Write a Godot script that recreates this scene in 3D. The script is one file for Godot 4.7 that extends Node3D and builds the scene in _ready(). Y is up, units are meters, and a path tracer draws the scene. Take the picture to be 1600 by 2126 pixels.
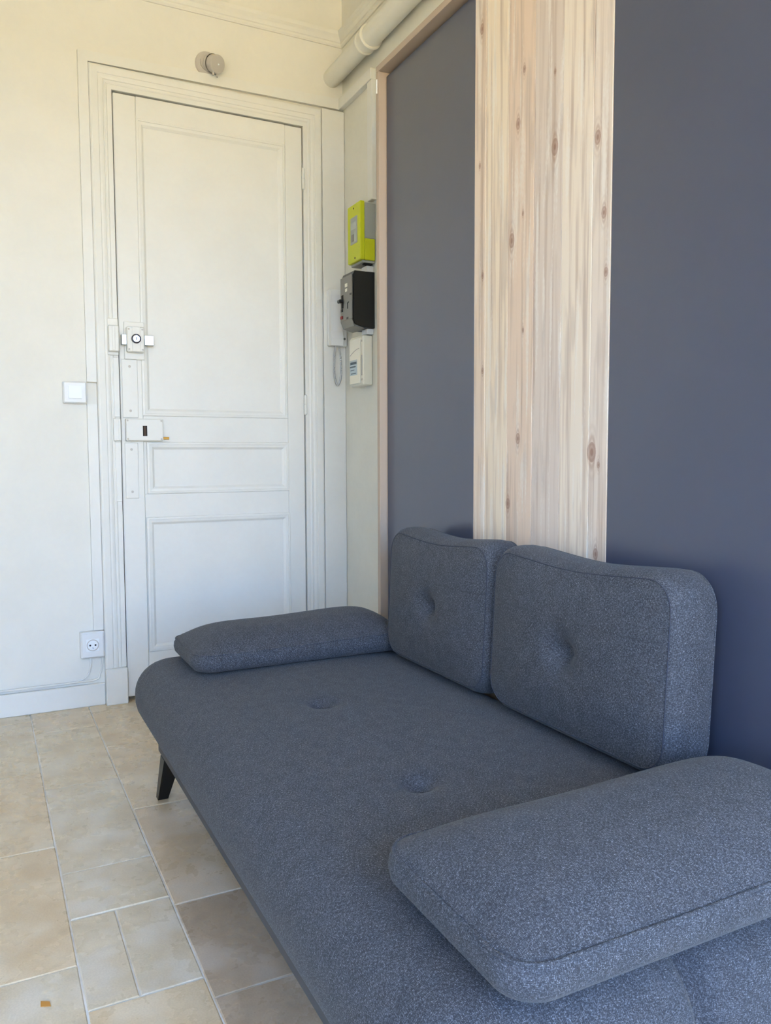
extends Node3D
# A corner of a small flat: a cream panelled entrance door, electrical boxes, a fold-away wall bed
# with slate and limed-pine panels, and a grey tufted sofa on a limestone floor.
# World: door wall at z = 0, right wall at x = 1.41, floor at y = 0.

var M := {}
var used := {}
var rng := RandomNumberGenerator.new()

# ------------------------------------------------------------------ set-up
func _ready() -> void:
	rng.seed = 11
	_camera_and_light()
	_materials()
	_shell()
	_door()
	_trims()
	_wall_bed()
	_sofa()
	_small_things()

func _camera_and_light() -> void:
	var cam := Camera3D.new()
	cam.name = "camera"
	cam.position = Vector3(0.0, 0.955, 3.2)
	cam.rotation_degrees = Vector3(-4.0973, -26.6713, -0.1816)
	cam.fov = 65.086
	cam.near = 0.02
	cam.current = true
	add_child(cam)
	var env := Environment.new()
	env.tonemap_mode = Environment.TONE_MAPPER_LINEAR
	env.tonemap_exposure = 0.42
	env.background_mode = Environment.BG_SKY
	env.sdfgi_enabled = true
	env.ssao_enabled = true
	env.ssil_enabled = true
	var sm := ProceduralSkyMaterial.new()
	sm.sky_top_color = Color(0.50, 0.66, 0.90)
	sm.sky_horizon_color = Color(0.72, 0.83, 0.96)
	sm.ground_horizon_color = Color(0.62, 0.60, 0.55)
	sm.ground_bottom_color = Color(0.50, 0.48, 0.44)
	sm.sky_energy_multiplier = 5.2
	sm.ground_energy_multiplier = 3.0
	var sky := Sky.new()
	sky.sky_material = sm
	env.sky = sky
	var we := WorldEnvironment.new()
	we.name = "world"
	we.environment = env
	add_child(we)
	var sun := DirectionalLight3D.new()      # high behind this building: it lights the street and the house opposite
	sun.name = "sun"
	sun.light_color = Color(1.0, 0.91, 0.77)
	sun.light_energy = 26.0
	sun.light_angular_distance = 0.6
	sun.shadow_enabled = true
	add_child(sun)
	sun.look_at_from_position(Vector3.ZERO, Vector3(-0.15, -0.95, 0.78), Vector3.UP)

# ------------------------------------------------------------------ tree helpers
func numbered(called: String) -> String:
	if not used.has(called):
		used[called] = 0
		return called
	used[called] += 1
	return "%s_%03d" % [called, used[called]]

func tag(o: Node, label: String, category: String, group := "") -> Node:
	o.set_meta("label", label)
	o.set_meta("category", category)
	if group != "":
		o.set_meta("group", group)
	return o

func thing(called: String, label: String, category: String, at := Vector3.ZERO, group := "") -> Node3D:
	var o := Node3D.new()
	o.name = numbered(called)
	add_child(o)
	o.position = at
	tag(o, label, category, group)
	return o

func structure(called: String, label: String, category: String) -> Node3D:
	var o := Node3D.new()
	o.name = called
	add_child(o)
	tag(o, label, category)
	o.set_meta("kind", "structure")
	return o

func put(called: String, mesh: Mesh, mat: Material, parent: Node, at := Vector3.ZERO) -> MeshInstance3D:
	var o := MeshInstance3D.new()
	o.name = called
	o.mesh = mesh
	o.material_override = mat
	o.position = at
	parent.add_child(o, true)
	return o

# ------------------------------------------------------------------ mesh helpers
func start() -> SurfaceTool:
	var st := SurfaceTool.new()
	st.begin(Mesh.PRIMITIVE_TRIANGLES)
	st.set_smooth_group(-1)
	return st

func done(st: SurfaceTool) -> ArrayMesh:
	st.generate_normals()
	return st.commit()

func poly(st: SurfaceTool, pts: Array, centre: Vector3, uvs := []) -> void:   # convex face, turned away from centre
	var n: Vector3 = (pts[1] - pts[0]).cross(pts[2] - pts[0])
	var flip: bool = n.dot(pts[0] - centre) > 0.0
	for i in range(1, pts.size() - 1):
		var k := [0, i + 1, i] if flip else [0, i, i + 1]
		for j in k:
			if uvs.size() > 0:
				st.set_uv(uvs[j])
			st.add_vertex(pts[j])

func cbox(st: SurfaceTool, lo: Vector3, hi: Vector3, b := 0.0) -> void:        # box with chamfered edges
	var c := (lo + hi) * 0.5
	var h := (hi - lo) * 0.5
	b = minf(b, minf(h.x, minf(h.y, h.z)) * 0.9)
	var corner := func(sx: int, sy: int, sz: int, ax: int) -> Vector3:
		var v := Vector3(sx * (h.x - b), sy * (h.y - b), sz * (h.z - b))
		v[ax] += [sx, sy, sz][ax] * b
		return c + v
	for ax in 3:
		var u := (ax + 1) % 3
		var w := (ax + 2) % 3
		for s in [-1, 1]:
			var pts := []
			for q in [[-1, -1], [1, -1], [1, 1], [-1, 1]]:
				var sg := [0, 0, 0]
				sg[ax] = s
				sg[u] = q[0]
				sg[w] = q[1]
				pts.append(corner.call(sg[0], sg[1], sg[2], ax))
			poly(st, pts, c)
		if b > 0.0:                                                        # the four bevels that run along ax
			for q in [[-1, -1], [1, -1], [1, 1], [-1, 1]]:
				var sa := [0, 0, 0]
				sa[u] = q[0]
				sa[w] = q[1]
				var pts2 := []
				for e in [[-1, u], [-1, w], [1, w], [1, u]]:
					sa[ax] = e[0]
					pts2.append(corner.call(sa[0], sa[1], sa[2], e[1]))
				poly(st, pts2, c)
	if b > 0.0:
		for sx in [-1, 1]:
			for sy in [-1, 1]:
				for sz in [-1, 1]:
					poly(st, [corner.call(sx, sy, sz, 0), corner.call(sx, sy, sz, 1), corner.call(sx, sy, sz, 2)], c)

func box(lo: Vector3, hi: Vector3, b := 0.0) -> ArrayMesh:
	var st := start()
	cbox(st, lo, hi, b)
	return done(st)

func prism(st: SurfaceTool, pts: Array, axis: int, a: float, b: float) -> void:  # convex 2D outline pushed along an axis
	var lo := []
	var hi := []
	var c := Vector3.ZERO
	for p in pts:
		var v := Vector3.ZERO
		v[(axis + 1) % 3] = p.x
		v[(axis + 2) % 3] = p.y
		v[axis] = a
		lo.append(v)
		v[axis] = b
		hi.append(v)
		c += lo[-1] + hi[-1]
	c /= 2.0 * pts.size()
	poly(st, lo, c)
	poly(st, hi, c)
	for i in pts.size():
		var j := (i + 1) % pts.size()
		poly(st, [lo[i], lo[j], hi[j], hi[i]], c)

func lathe(st: SurfaceTool, prof: Array, seg: int, xf: Transform3D) -> void:      # (radius, height) turned about y
	for i in prof.size() - 1:
		st.set_smooth_group(i + 1)
		for k in seg:
			var p := []
			for q in [[i, k], [i + 1, k], [i + 1, k + 1], [i, k + 1]]:
				var a: float = TAU * q[1] / seg
				var r: Vector2 = prof[q[0]]
				p.append(xf * Vector3(cos(a) * r.x, r.y, sin(a) * r.x))
			for j in [0, 1, 2, 0, 2, 3]:
				st.add_vertex(p[j])

func sweep(st: SurfaceTool, rows: Array) -> void:          # flat strips between polylines
	for i in rows.size() - 1:
		for k in rows[i].size() - 1:
			var p := [rows[i][k], rows[i][k + 1], rows[i + 1][k + 1], rows[i + 1][k]]
			for j in [0, 1, 2, 0, 2, 3]:
				st.add_vertex(p[j])

func tube(st: SurfaceTool, path: Array, r: float, seg := 8, closed := false) -> void:
	st.set_smooth_group(0)
	var n := path.size()
	var rings := []
	var up := Vector3(0.31, 0.89, 0.33)
	for i in n:
		var a: Vector3 = path[(i - 1 + n) % n] if (closed or i > 0) else path[0]
		var b: Vector3 = path[(i + 1) % n] if (closed or i < n - 1) else path[n - 1]
		var t := (b - a).normalized()
		var s := t.cross(up).normalized()
		up = s.cross(t).normalized()
		var ring := []
		for k in seg:
			var g := TAU * k / seg
			ring.append(path[i] + (s * cos(g) + up * sin(g)) * r)
		rings.append(ring)
	for i in (n if closed else n - 1):
		var j := (i + 1) % n
		for k in seg:
			var l := (k + 1) % seg
			for v in [rings[i][k], rings[j][k], rings[j][l], rings[i][k], rings[j][l], rings[i][l]]:
				st.add_vertex(v)

func tube_mesh(path: Array, r: float, seg := 8, closed := false) -> ArrayMesh:
	var st := start()
	tube(st, path, r, seg, closed)
	return done(st)

func smooth_path(pts: Array, per := 8) -> Array:
	var out := []
	var n := pts.size()
	for i in n - 1:
		var a: Vector3 = pts[maxi(i - 1, 0)]
		var d: Vector3 = pts[mini(i + 2, n - 1)]
		for k in per:
			out.append(pts[i].cubic_interpolate(pts[i + 1], a, d, float(k) / per))
	out.append(pts[n - 1])
	return out

func round_rect(hx: float, hz: float, r: float, nx: int, nz: int, nc: int) -> PackedVector2Array:
	var out := PackedVector2Array()
	var ex := hx - r
	var ez := hz - r
	for q in 4:
		var sx: float = [1, -1, -1, 1][q]
		var sz: float = [1, 1, -1, -1][q]
		for k in nc + 1:
			var a := PI / 2 * (q + float(k) / nc)
			out.append(Vector2(sx * ex + r * cos(a), sz * ez + r * sin(a)))
		var last := out[out.size() - 1]
		var m := nx if q % 2 == 0 else nz
		var nxt := Vector2(-last.x, last.y) if q % 2 == 0 else Vector2(last.x, -last.y)
		for k in range(1, m):
			out.append(last.lerp(nxt, float(k) / m))
	return out

# A padded body over a rounded rectangle in x and z: prof lists (inset, height) from the middle of the top
# over the edge to the middle of the underside; bend moves every point.
func pad(hx: float, hz: float, r: float, prof: Array, nx: int, nz: int, nc: int, bend: Callable) -> ArrayMesh:
	var v := PackedVector3Array()
	var idx := PackedInt32Array()
	var uv := PackedVector2Array()
	var n := 0
	for p in prof:
		var i: float = minf(p.x, minf(hx, hz) - 0.00002)
		var o := round_rect(hx - i, hz - i, clampf(r - i * 0.8, 0.00001, minf(hx - i, hz - i)), nx, nz, nc)
		n = o.size()
		for q in o:
			v.append(bend.call(Vector3(q.x, p.y, q.y)))
			uv.append(q)
	for i in prof.size() - 1:
		for k in n:
			var l := (k + 1) % n
			var a := i * n + k
			var b := (i + 1) * n + k
			var c := (i + 1) * n + l
			var d := i * n + l
			idx.append_array([a, b, c, a, c, d])
	var nor := PackedVector3Array()
	nor.resize(v.size())
	for t in range(0, idx.size(), 3):
		var f := (v[idx[t + 1]] - v[idx[t]]).cross(v[idx[t + 2]] - v[idx[t]])
		for j in 3:
			nor[idx[t + j]] += f
	var s := 1.0                                          # outward is up on the top
	if nor[n * 3].y < 0.0:
		s = -1.0
	for k in nor.size():
		nor[k] = (nor[k] * s).normalized()
	if s > 0.0:                                           # clockwise faces front
		for t in range(0, idx.size(), 3):
			var w := idx[t + 1]
			idx[t + 1] = idx[t + 2]
			idx[t + 2] = w
	var arr := []
	arr.resize(Mesh.ARRAY_MAX)
	arr[Mesh.ARRAY_VERTEX] = v
	arr[Mesh.ARRAY_NORMAL] = nor
	arr[Mesh.ARRAY_TEX_UV] = uv
	arr[Mesh.ARRAY_INDEX] = idx
	var m := ArrayMesh.new()
	m.add_surface_from_arrays(Mesh.PRIMITIVE_TRIANGLES, arr)
	return m

# ------------------------------------------------------------------ textures and materials
func flat(c: Color, rough := 0.6, metal := 0.0) -> StandardMaterial3D:
	var m := StandardMaterial3D.new()
	m.albedo_color = c
	m.roughness = rough
	m.metallic = metal
	m.cull_mode = BaseMaterial3D.CULL_DISABLED
	return m

func noise(sd: int, freq: float, oct := 4, kind := FastNoiseLite.TYPE_SIMPLEX_SMOOTH) -> FastNoiseLite:
	var n := FastNoiseLite.new()
	n.seed = sd
	n.noise_type = kind
	n.frequency = freq
	n.fractal_octaves = oct
	return n

func field(n: FastNoiseLite, w: int, h: int, stretch_w := 0, stretch_h := 0, skirt := 0.1) -> PackedByteArray:
	var im := n.get_seamless_image(w, h, false, false, skirt)
	im.convert(Image.FORMAT_L8)
	if stretch_w > 0:
		im.resize(stretch_w, stretch_h, Image.INTERPOLATE_CUBIC)
	return im.get_data()

func tex(d: PackedByteArray, w: int, h: int, fmt := Image.FORMAT_RGB8) -> ImageTexture:
	return ImageTexture.create_from_image(Image.create_from_data(w, h, false, fmt, d))

func bump(d: PackedByteArray, w: int, h: int, strength: float) -> ImageTexture:
	var im := Image.create_from_data(w, h, false, Image.FORMAT_L8, d)
	im.convert(Image.FORMAT_RGBA8)
	im.bump_map_to_normal_map(strength)
	return ImageTexture.create_from_image(im)

func cloth(base: Color, lift: Color) -> StandardMaterial3D:      # heathered weave: short pale threads both ways over a dark ground
	var n := 1024
	var across := field(noise(3, 0.36, 2), 256, 1024, n, n, 0.012)
	var down := field(noise(4, 0.36, 2), 1024, 256, n, n, 0.012)
	var fine := field(noise(5, 0.45, 2), n, n, 0, 0, 0.012)
	var broad := field(noise(6, 0.012, 3), n, n)
	var d := PackedByteArray()
	d.resize(n * n * 3)
	var hgt := PackedByteArray()
	hgt.resize(n * n)
	var k := 0
	for y in n:
		for x in n:
			var over: bool = ((x / 2) + (y / 2)) % 2 == 0
			var t: float = (across[k] if over else down[k]) / 255.0
			t = clampf((t - 0.34) * 1.9, 0.0, 1.0)
			t = t * t * 0.95 + (fine[k] / 255.0 - 0.5) * 0.35 + (broad[k] / 255.0 - 0.5) * 0.10 + 0.06
			t = clampf(t, 0.0, 1.0)
			var c := base.lerp(lift, t)
			d[k * 3] = int(c.r * 255.0)
			d[k * 3 + 1] = int(c.g * 255.0)
			d[k * 3 + 2] = int(c.b * 255.0)
			var e: float = 1.0 if over else 0.5
			hgt[k] = int(clampf(70.0 + 70.0 * e + 110.0 * t, 0.0, 255.0))
			k += 1
	var m := flat(Color.WHITE, 0.95)
	m.albedo_texture = tex(d, n, n)
	m.normal_enabled = true
	m.normal_texture = bump(hgt, n, n, 3.0)
	m.normal_scale = 0.55
	m.uv1_triplanar = true
	m.uv1_scale = Vector3(2.0, 2.0, 2.0)
	m.rim_enabled = true
	m.rim = 0.12
	m.rim_tint = 0.6
	return m

func paint(c: Color, c2: Color, rough: float, sd: int, bumpy := 0.25) -> StandardMaterial3D:   # brushed paint over old plaster or wood
	var n := 512
	var a := field(noise(sd, 0.006, 4), n, n)
	var b := field(noise(sd + 1, 0.05, 3), n, n)
	var d := PackedByteArray()
	d.resize(n * n * 3)
	for k in n * n:
		var t := clampf((a[k] / 255.0 - 0.5) * 1.2 + (b[k] / 255.0 - 0.5) * 0.5 + 0.5, 0.0, 1.0)
		var q := c.lerp(c2, t)
		d[k * 3] = int(q.r * 255.0)
		d[k * 3 + 1] = int(q.g * 255.0)
		d[k * 3 + 2] = int(q.b * 255.0)
	var m := flat(Color.WHITE, rough)
	m.albedo_texture = tex(d, n, n)
	m.normal_enabled = true
	m.normal_texture = bump(field(noise(sd + 2, 0.02, 4), n, n), n, n, 2.0)
	m.normal_scale = bumpy
	m.uv1_triplanar = true
	m.uv1_world_triplanar = true
	m.uv1_scale = Vector3(1.3, 1.3, 1.3)
	return m

func limestone(base: Color, vein: Color, bloom: Color, sd: int, bloom_at: float) -> StandardMaterial3D:
	var n := 512
	var a := field(noise(sd, 0.008, 5), n, n)
	var b := field(noise(sd + 1, 0.03, 5), n, n)
	var c := field(noise(sd + 2, 0.006, 6), n, n)
	var g := field(noise(sd + 3, 0.25, 2), n, n)
	var d := PackedByteArray()
	d.resize(n * n * 3)
	var ro := PackedByteArray()
	ro.resize(n * n)
	for k in n * n:
		var t := clampf((a[k] / 255.0 - 0.5) * 1.1 + (b[k] / 255.0 - 0.5) * 0.7 + 0.5, 0.0, 1.0)
		var q := base.lerp(vein, t)
		var s := smoothstep(bloom_at - 0.28, bloom_at + 0.34, c[k] / 255.0 + (b[k] / 255.0 - 0.5) * 0.35) * 0.6
		q = q.lerp(bloom, s)
		var e := (g[k] / 255.0 - 0.5) * 0.06
		d[k * 3] = int(clampf(q.r + e, 0, 1) * 255.0)
		d[k * 3 + 1] = int(clampf(q.g + e, 0, 1) * 255.0)
		d[k * 3 + 2] = int(clampf(q.b + e, 0, 1) * 255.0)
		ro[k] = int(clampf(0.20 + 0.20 * s + 0.14 * t, 0, 1) * 255.0)
	var m := flat(Color.WHITE, 1.0)
	m.albedo_texture = tex(d, n, n)
	m.roughness_texture = tex(ro, n, n, Image.FORMAT_L8)
	m.normal_enabled = true
	m.normal_texture = bump(field(noise(sd + 4, 0.012, 5), n, n), n, n, 3.0)
	m.normal_scale = 0.10
	m.uv1_scale = Vector3(1.6, 1.6, 1.6)
	return m

var plank_z := [1.402, 1.453, 1.551, 1.653, 1.754, 1.854, 1.910]     # joints of the pine boards along the wall
const WOOD_LOW := 0.085
const WOOD_TOP := 2.125

func pine() -> StandardMaterial3D:          # limed pine, one sheet over all boards: grain, whitewash streaks, knots
	var w := 512
	var h := 2048
	var grain := field(noise(21, 0.045, 4), w, 40, w, h)
	var thin := field(noise(22, 0.14, 3), w, 80, w, h)
	var streak := field(noise(23, 0.03, 4), w, 110, w, h)
	var blot := field(noise(24, 0.02, 5), w, 256, w, h)
	var fleck := field(noise(25, 0.20, 3), w, 700, w, h)
	var knots := [[2.023, 1.433, 1.1], [1.852, 1.612, .7], [1.736, 1.589, 1.1], [1.637, 1.727, 1.5], [1.61, 1.866, 1.2], [1.69, 1.425, .6], [1.523, 1.611, .5], [1.47, 1.566, 1.4], [1.452, 1.889, 1.0], [1.412, 1.441, .7], [0.993, 1.598, 1.1], [0.959, 1.862, 1.7], [0.833, 1.558, 1.1], [0.742, 1.879, 1.0], [0.932, 1.884, .6], [1.17, 1.443, .7], [2.06, 1.895, .6], [1.25, 1.615, .5], [1.33, 1.898, .8], [0.70, 1.60, .8], [1.95, 1.79, .6], [1.80, 1.725, .5]]
	var tone := [Color(0.87, 0.78, 0.68), Color(0.90, 0.82, 0.71), Color(0.86, 0.76, 0.66), Color(0.83, 0.76, 0.69), Color(0.89, 0.82, 0.73), Color(0.86, 0.79, 0.71)]
	var z0: float = plank_z[0]
	var zw: float = plank_z[6] - z0
	var which := []
	for x in w:
		var z := z0 + zw * (x + 0.5) / w
		var b := 0
		while b < 5 and z > plank_z[b + 1]:
			b += 1
		which.append(b)
	var d := PackedByteArray()
	d.resize(w * h * 3)
	var k := 0
	for y in h:
		for x in w:
			var c: Color = tone[which[x]]
			var g := (grain[k] / 255.0 - 0.5) * 0.34 + (thin[k] / 255.0 - 0.5) * 0.10
			var dark := maxf(0.0, -g) * 1.3
			c = c.lerp(Color(0.70, 0.60, 0.52), clampf(dark * 3.6, 0.0, 0.85))
			var wh := clampf((streak[k] / 255.0 - 0.62) * 3.0 + (fleck[k] / 255.0 - 0.5) * 0.6, 0.0, 0.55)
			c = c.lerp(Color(0.90, 0.87, 0.82), wh)
			c = c.lerp(Color(0.70, 0.63, 0.57), clampf((blot[k] / 255.0 - 0.60) * 2.0, 0.0, 0.35))
			d[k * 3] = int(c.r * 255.0)
			d[k * 3 + 1] = int(c.g * 255.0)
			d[k * 3 + 2] = int(c.b * 255.0)
			k += 1
	for q in knots:                                             # each knot an oval with rings that pull the grain
		var cx: float = (q[1] - z0) / zw * w
		var cy: float = (WOOD_TOP - q[0]) / (WOOD_TOP - WOOD_LOW) * h
		var rx: float = 8.0 * q[2]
		var ry: float = 13.0 * q[2]
		for y in range(maxi(0, int(cy - ry * 3.4)), mini(h, int(cy + ry * 3.4))):
			for x in range(maxi(0, int(cx - rx * 1.9)), mini(w, int(cx + rx * 1.9))):
				var e := Vector2((x - cx) / rx, (y - cy) / ry).length()
				var far := Vector2((x - cx) / (rx * 1.6), (y - cy) / (ry * 3.0)).length()
				var s := 0.0
				if e < 1.0:
					s = (0.72 + 0.16 * sin(e * 9.0)) * (1.0 - 0.45 * e * e)
				elif far < 1.0:
					s = (1.0 - far) * (0.30 + 0.30 * sin(far * 16.0))
				var j := (y * w + x) * 3
				s *= 0.75 + 0.5 * (thin[y * w + x] / 255.0)
				for ch in 3:
					d[j + ch] = int(lerpf(d[j + ch], [142.0, 106.0, 88.0][ch], clampf(s, 0.0, 0.85)))
	var m := flat(Color.WHITE, 0.55)
	m.albedo_texture = tex(d, w, h)
	m.normal_enabled = true
	m.normal_texture = bump(grain, w, h, 1.5)
	m.normal_scale = 0.3
	return m

func _materials() -> void:
	M.wall = paint(Color(0.91, 0.895, 0.85), Color(0.895, 0.88, 0.835), 0.55, 31, 0.15)
	M.wall_side = paint(Color(0.91, 0.895, 0.84), Color(0.89, 0.875, 0.82), 0.6, 35)
	M.ceiling = flat(Color(0.90, 0.88, 0.84), 0.8)
	M.gloss = paint(Color(0.91, 0.90, 0.865), Color(0.895, 0.885, 0.85), 0.40, 41, 0.10)
	M.plastic = flat(Color(0.90, 0.90, 0.89), 0.35)
	M.plastic_grey = flat(Color(0.76, 0.73, 0.69), 0.45)
	M.white = flat(Color(0.95, 0.96, 0.96), 0.30)
	M.dirt = flat(Color(0.35, 0.28, 0.23), 0.9)
	M.dark = flat(Color(0.05, 0.045, 0.04), 0.8)
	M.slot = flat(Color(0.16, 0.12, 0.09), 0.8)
	M.chrome = flat(Color(0.75, 0.74, 0.76), 0.22, 1.0)
	M.steel = flat(Color(0.85, 0.87, 0.88), 0.28, 0.9)
	M.brass = flat(Color(0.62, 0.47, 0.22), 0.35, 0.8)
	M.mortar = paint(Color(0.90, 0.89, 0.87), Color(0.78, 0.75, 0.70), 0.85, 51, 0.5)
	M.stones = [
		limestone(Color(0.87, 0.80, 0.67), Color(0.80, 0.72, 0.59), Color(0.88, 0.84, 0.77), 61, 0.62),
		limestone(Color(0.85, 0.79, 0.68), Color(0.79, 0.72, 0.60), Color(0.87, 0.84, 0.79), 71, 0.58),
		limestone(Color(0.86, 0.78, 0.65), Color(0.81, 0.71, 0.56), Color(0.88, 0.83, 0.74), 81, 0.66),
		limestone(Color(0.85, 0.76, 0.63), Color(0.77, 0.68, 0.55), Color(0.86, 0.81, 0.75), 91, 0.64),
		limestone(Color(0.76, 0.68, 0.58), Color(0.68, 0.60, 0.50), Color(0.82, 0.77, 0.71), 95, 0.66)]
	M.slate = paint(Color(0.270, 0.285, 0.345), Color(0.264, 0.279, 0.338), 0.28, 101, 0.02)
	M.slate.metallic_specular = 0.9
	M.taupe = flat(Color(0.70, 0.62, 0.54), 0.5)
	M.pine = pine()
	M.cloth = cloth(Color(0.125, 0.131, 0.150), Color(0.70, 0.715, 0.745))
	M.band = flat(Color(0.33, 0.325, 0.325), 0.9)
	M.seam_shade = flat(Color(0.22, 0.23, 0.27), 0.9)  # darker than the cloth: shade of the seam groove put into the colour
	M.black = flat(Color(0.03, 0.03, 0.035), 0.35)
	M.lime = flat(Color(0.78, 0.80, 0.06), 0.4)
	M.meter_grey = flat(Color(0.62, 0.63, 0.60), 0.45)
	M.screen = flat(Color(0.72, 0.74, 0.70), 0.2)
	M.breaker_grey = flat(Color(0.50, 0.49, 0.46), 0.4)
	M.breaker_black = flat(Color(0.035, 0.037, 0.045), 0.3)
	M.red = flat(Color(0.55, 0.16, 0.15), 0.5)
	M.cream_box = flat(Color(0.93, 0.91, 0.84), 0.4)
	M.sticker = flat(Color(0.74, 0.79, 0.80), 0.5)
	M.ink = flat(Color(0.38, 0.43, 0.46), 0.6)
	M.facade = flat(Color(0.90, 0.82, 0.60), 0.9)
	M.street = flat(Color(0.76, 0.70, 0.56), 0.9)
	M.orange = flat(Color(0.78, 0.55, 0.25), 0.7)

# ------------------------------------------------------------------ room shell
const XR := 1.41
const XL := -1.10
const ZF := 5.0
const CEIL := 2.95

func _shell() -> void:
	_floor()
	var w := structure("wall_back", "cream painted wall around the panelled entrance door", "wall")
	put("plaster_beside_door", box(Vector3(XL - 0.15, -0.1, -0.15), Vector3(0.470, CEIL, 0)), M.wall, w)
	put("plaster_above_door", box(Vector3(0.470, 2.305, -0.15), Vector3(1.230, CEIL, 0)), M.wall, w)
	put("plaster_in_corner", box(Vector3(1.230, -0.1, -0.15), Vector3(XR, CEIL, 0)), M.wall, w)
	put("door_rebate", box(Vector3(0.45, 0, -0.10), Vector3(1.25, 2.32, -0.062)), M.gloss, w)
	w = structure("wall_right", "cream side wall behind the meters and the wall bed", "wall")
	put("plaster", box(Vector3(XR, -0.1, -0.15), Vector3(XR + 0.15, CEIL, ZF + 0.2)), M.wall_side, w)
	w = structure("wall_left", "cream wall of the room opposite the sofa", "wall")
	var za := 3.3                                        # opening for an unseen window, added to brighten the sofa and right wall
	var zb := 4.5
	put("plaster_by_door", box(Vector3(XL - 0.15, -0.1, 0), Vector3(XL, CEIL, za)), M.wall, w)
	put("plaster_by_corner", box(Vector3(XL - 0.15, -0.1, zb), Vector3(XL, CEIL, ZF + 0.2)), M.wall, w)
	put("plaster_above_window", box(Vector3(XL - 0.15, 2.30, za), Vector3(XL, CEIL, zb)), M.wall, w)
	put("plaster_below_window", box(Vector3(XL - 0.15, -0.1, za), Vector3(XL, 0.85, zb)), M.wall, w)
	w = structure("ceiling", "white plaster ceiling of the room", "ceiling")
	put("plaster", box(Vector3(XL - 0.15, CEIL, -0.15), Vector3(XR + 0.15, CEIL + 0.15, ZF + 0.2)), M.ceiling, w)
	# window wall behind the camera
	var x0 := -1.0
	var x1 := 1.25
	var y1 := 2.45
	w = structure("wall_front", "cream wall with the tall window behind the camera", "wall")
	put("plaster_beside_window", box(Vector3(XL, -0.1, ZF), Vector3(x0, CEIL, ZF + 0.2)), M.wall, w)
	put("plaster_by_corner", box(Vector3(x1, -0.1, ZF), Vector3(XR, CEIL, ZF + 0.2)), M.wall, w)
	put("plaster_above_window", box(Vector3(x0, y1, ZF), Vector3(x1, CEIL, ZF + 0.2)), M.wall, w)
	put("plaster_below_window", box(Vector3(x0, -0.1, ZF), Vector3(x1, 0.12, ZF + 0.2)), M.wall, w)
	w = structure("window_1", "tall white casement window behind the camera", "window")
	for f in [[x0, x0 + 0.05, 0.12, y1], [x1 - 0.05, x1, 0.12, y1], [x0 + 0.05, x1 - 0.05, y1 - 0.05, y1], [x0 + 0.05, x1 - 0.05, 0.12, 0.18]]:
		put("frame_bar", box(Vector3(f[0], f[2], ZF + 0.06), Vector3(f[1], f[3], ZF + 0.12), 0.004), M.gloss, w)
	w = structure("window_2", "smaller white window opposite the sofa, unseen, added to brighten the right side", "window")
	for f in [[za, za + 0.05, 0.85, 2.30], [zb - 0.05, zb, 0.85, 2.30], [za + 0.05, zb - 0.05, 2.25, 2.30], [za + 0.05, zb - 0.05, 0.85, 0.90]]:
		put("frame_bar", box(Vector3(XL - 0.12, f[2], f[0]), Vector3(XL - 0.06, f[3], f[1]), 0.004), M.gloss, w)
	# unseen street and house front, added to bounce warm sunlight indoors
	var o := thing("house", "sunlit cream house across the street, unseen, added to bounce warm light indoors", "building", Vector3(0, -6, 13))
	put("wall", box(Vector3(-14, 0, 0), Vector3(16, 7.6, 3)), M.facade, o)
	o = thing("street", "sunlit stone paved street, unseen, added below the window for warm bounce light", "street", Vector3(0, -6, 0))
	put("paving", box(Vector3(-14, -0.2, 5.3), Vector3(16, -0.01, 13)), M.street, o)

func _floor() -> void:
	var f := structure("floor", "old pale limestone slab floor with chalky joints", "floor")
	put("mortar_bed", box(Vector3(XL, -0.1, 0), Vector3(XR, -0.0022, ZF)), M.mortar, f)
	put("threshold", box(Vector3(0.45, -0.1, -0.15), Vector3(1.25, -0.001, 0.0)), M.stones[0], f)
	var cuts := {
		-1: [0.10, 0.62, 1.140, 1.652, 2.17],
		0: [0.25, 0.765, 1.288, 1.489, 1.792, 2.30],
		1: [0.49, 1.011, 1.527, 1.857, 2.37]}
	for c in range(-8, 7):
		var xa := 0.1295 + 0.2035 * c
		var xb := xa + 0.2035
		if c == 0:
			xb = 0.333
		xa = maxf(xa, XL)
		xb = minf(xb, XR)
		if xb - xa < 0.02:
			continue
		var zs: Array = cuts.get(c, [])
		if zs.is_empty():
			var z := rng.randf_range(0.1, 0.5)
			while z < 2.3:
				zs.append(z)
				z += rng.randf_range(0.38, 0.54)
		else:
			zs = zs.duplicate()
		var last: float = zs[-1] + rng.randf_range(0.4, 0.54)
		while last < ZF - 0.2:
			zs.append(last)
			last += rng.randf_range(0.40, 0.54)
		zs = [0.0] + zs + [ZF]
		for i in zs.size() - 1:
			var za: float = zs[i]
			var zb: float = zs[i + 1]
			if c == 0 and absf(za - 1.489) < 0.001:
				_slab(f, xa, 0.2185, za, zb, 1)
				_slab(f, 0.2185, xb, za, zb, 1)
			else:
				var kind := rng.randi_range(0, 2)
				if c == 0 and za > 1.2 and za < 1.4:
					kind = 1
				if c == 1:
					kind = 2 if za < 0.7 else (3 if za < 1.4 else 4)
				if c == 0 and za > 1.7 and za < 2.0:
					kind = 2
				_slab(f, xa, xb, za, zb, kind)

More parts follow.
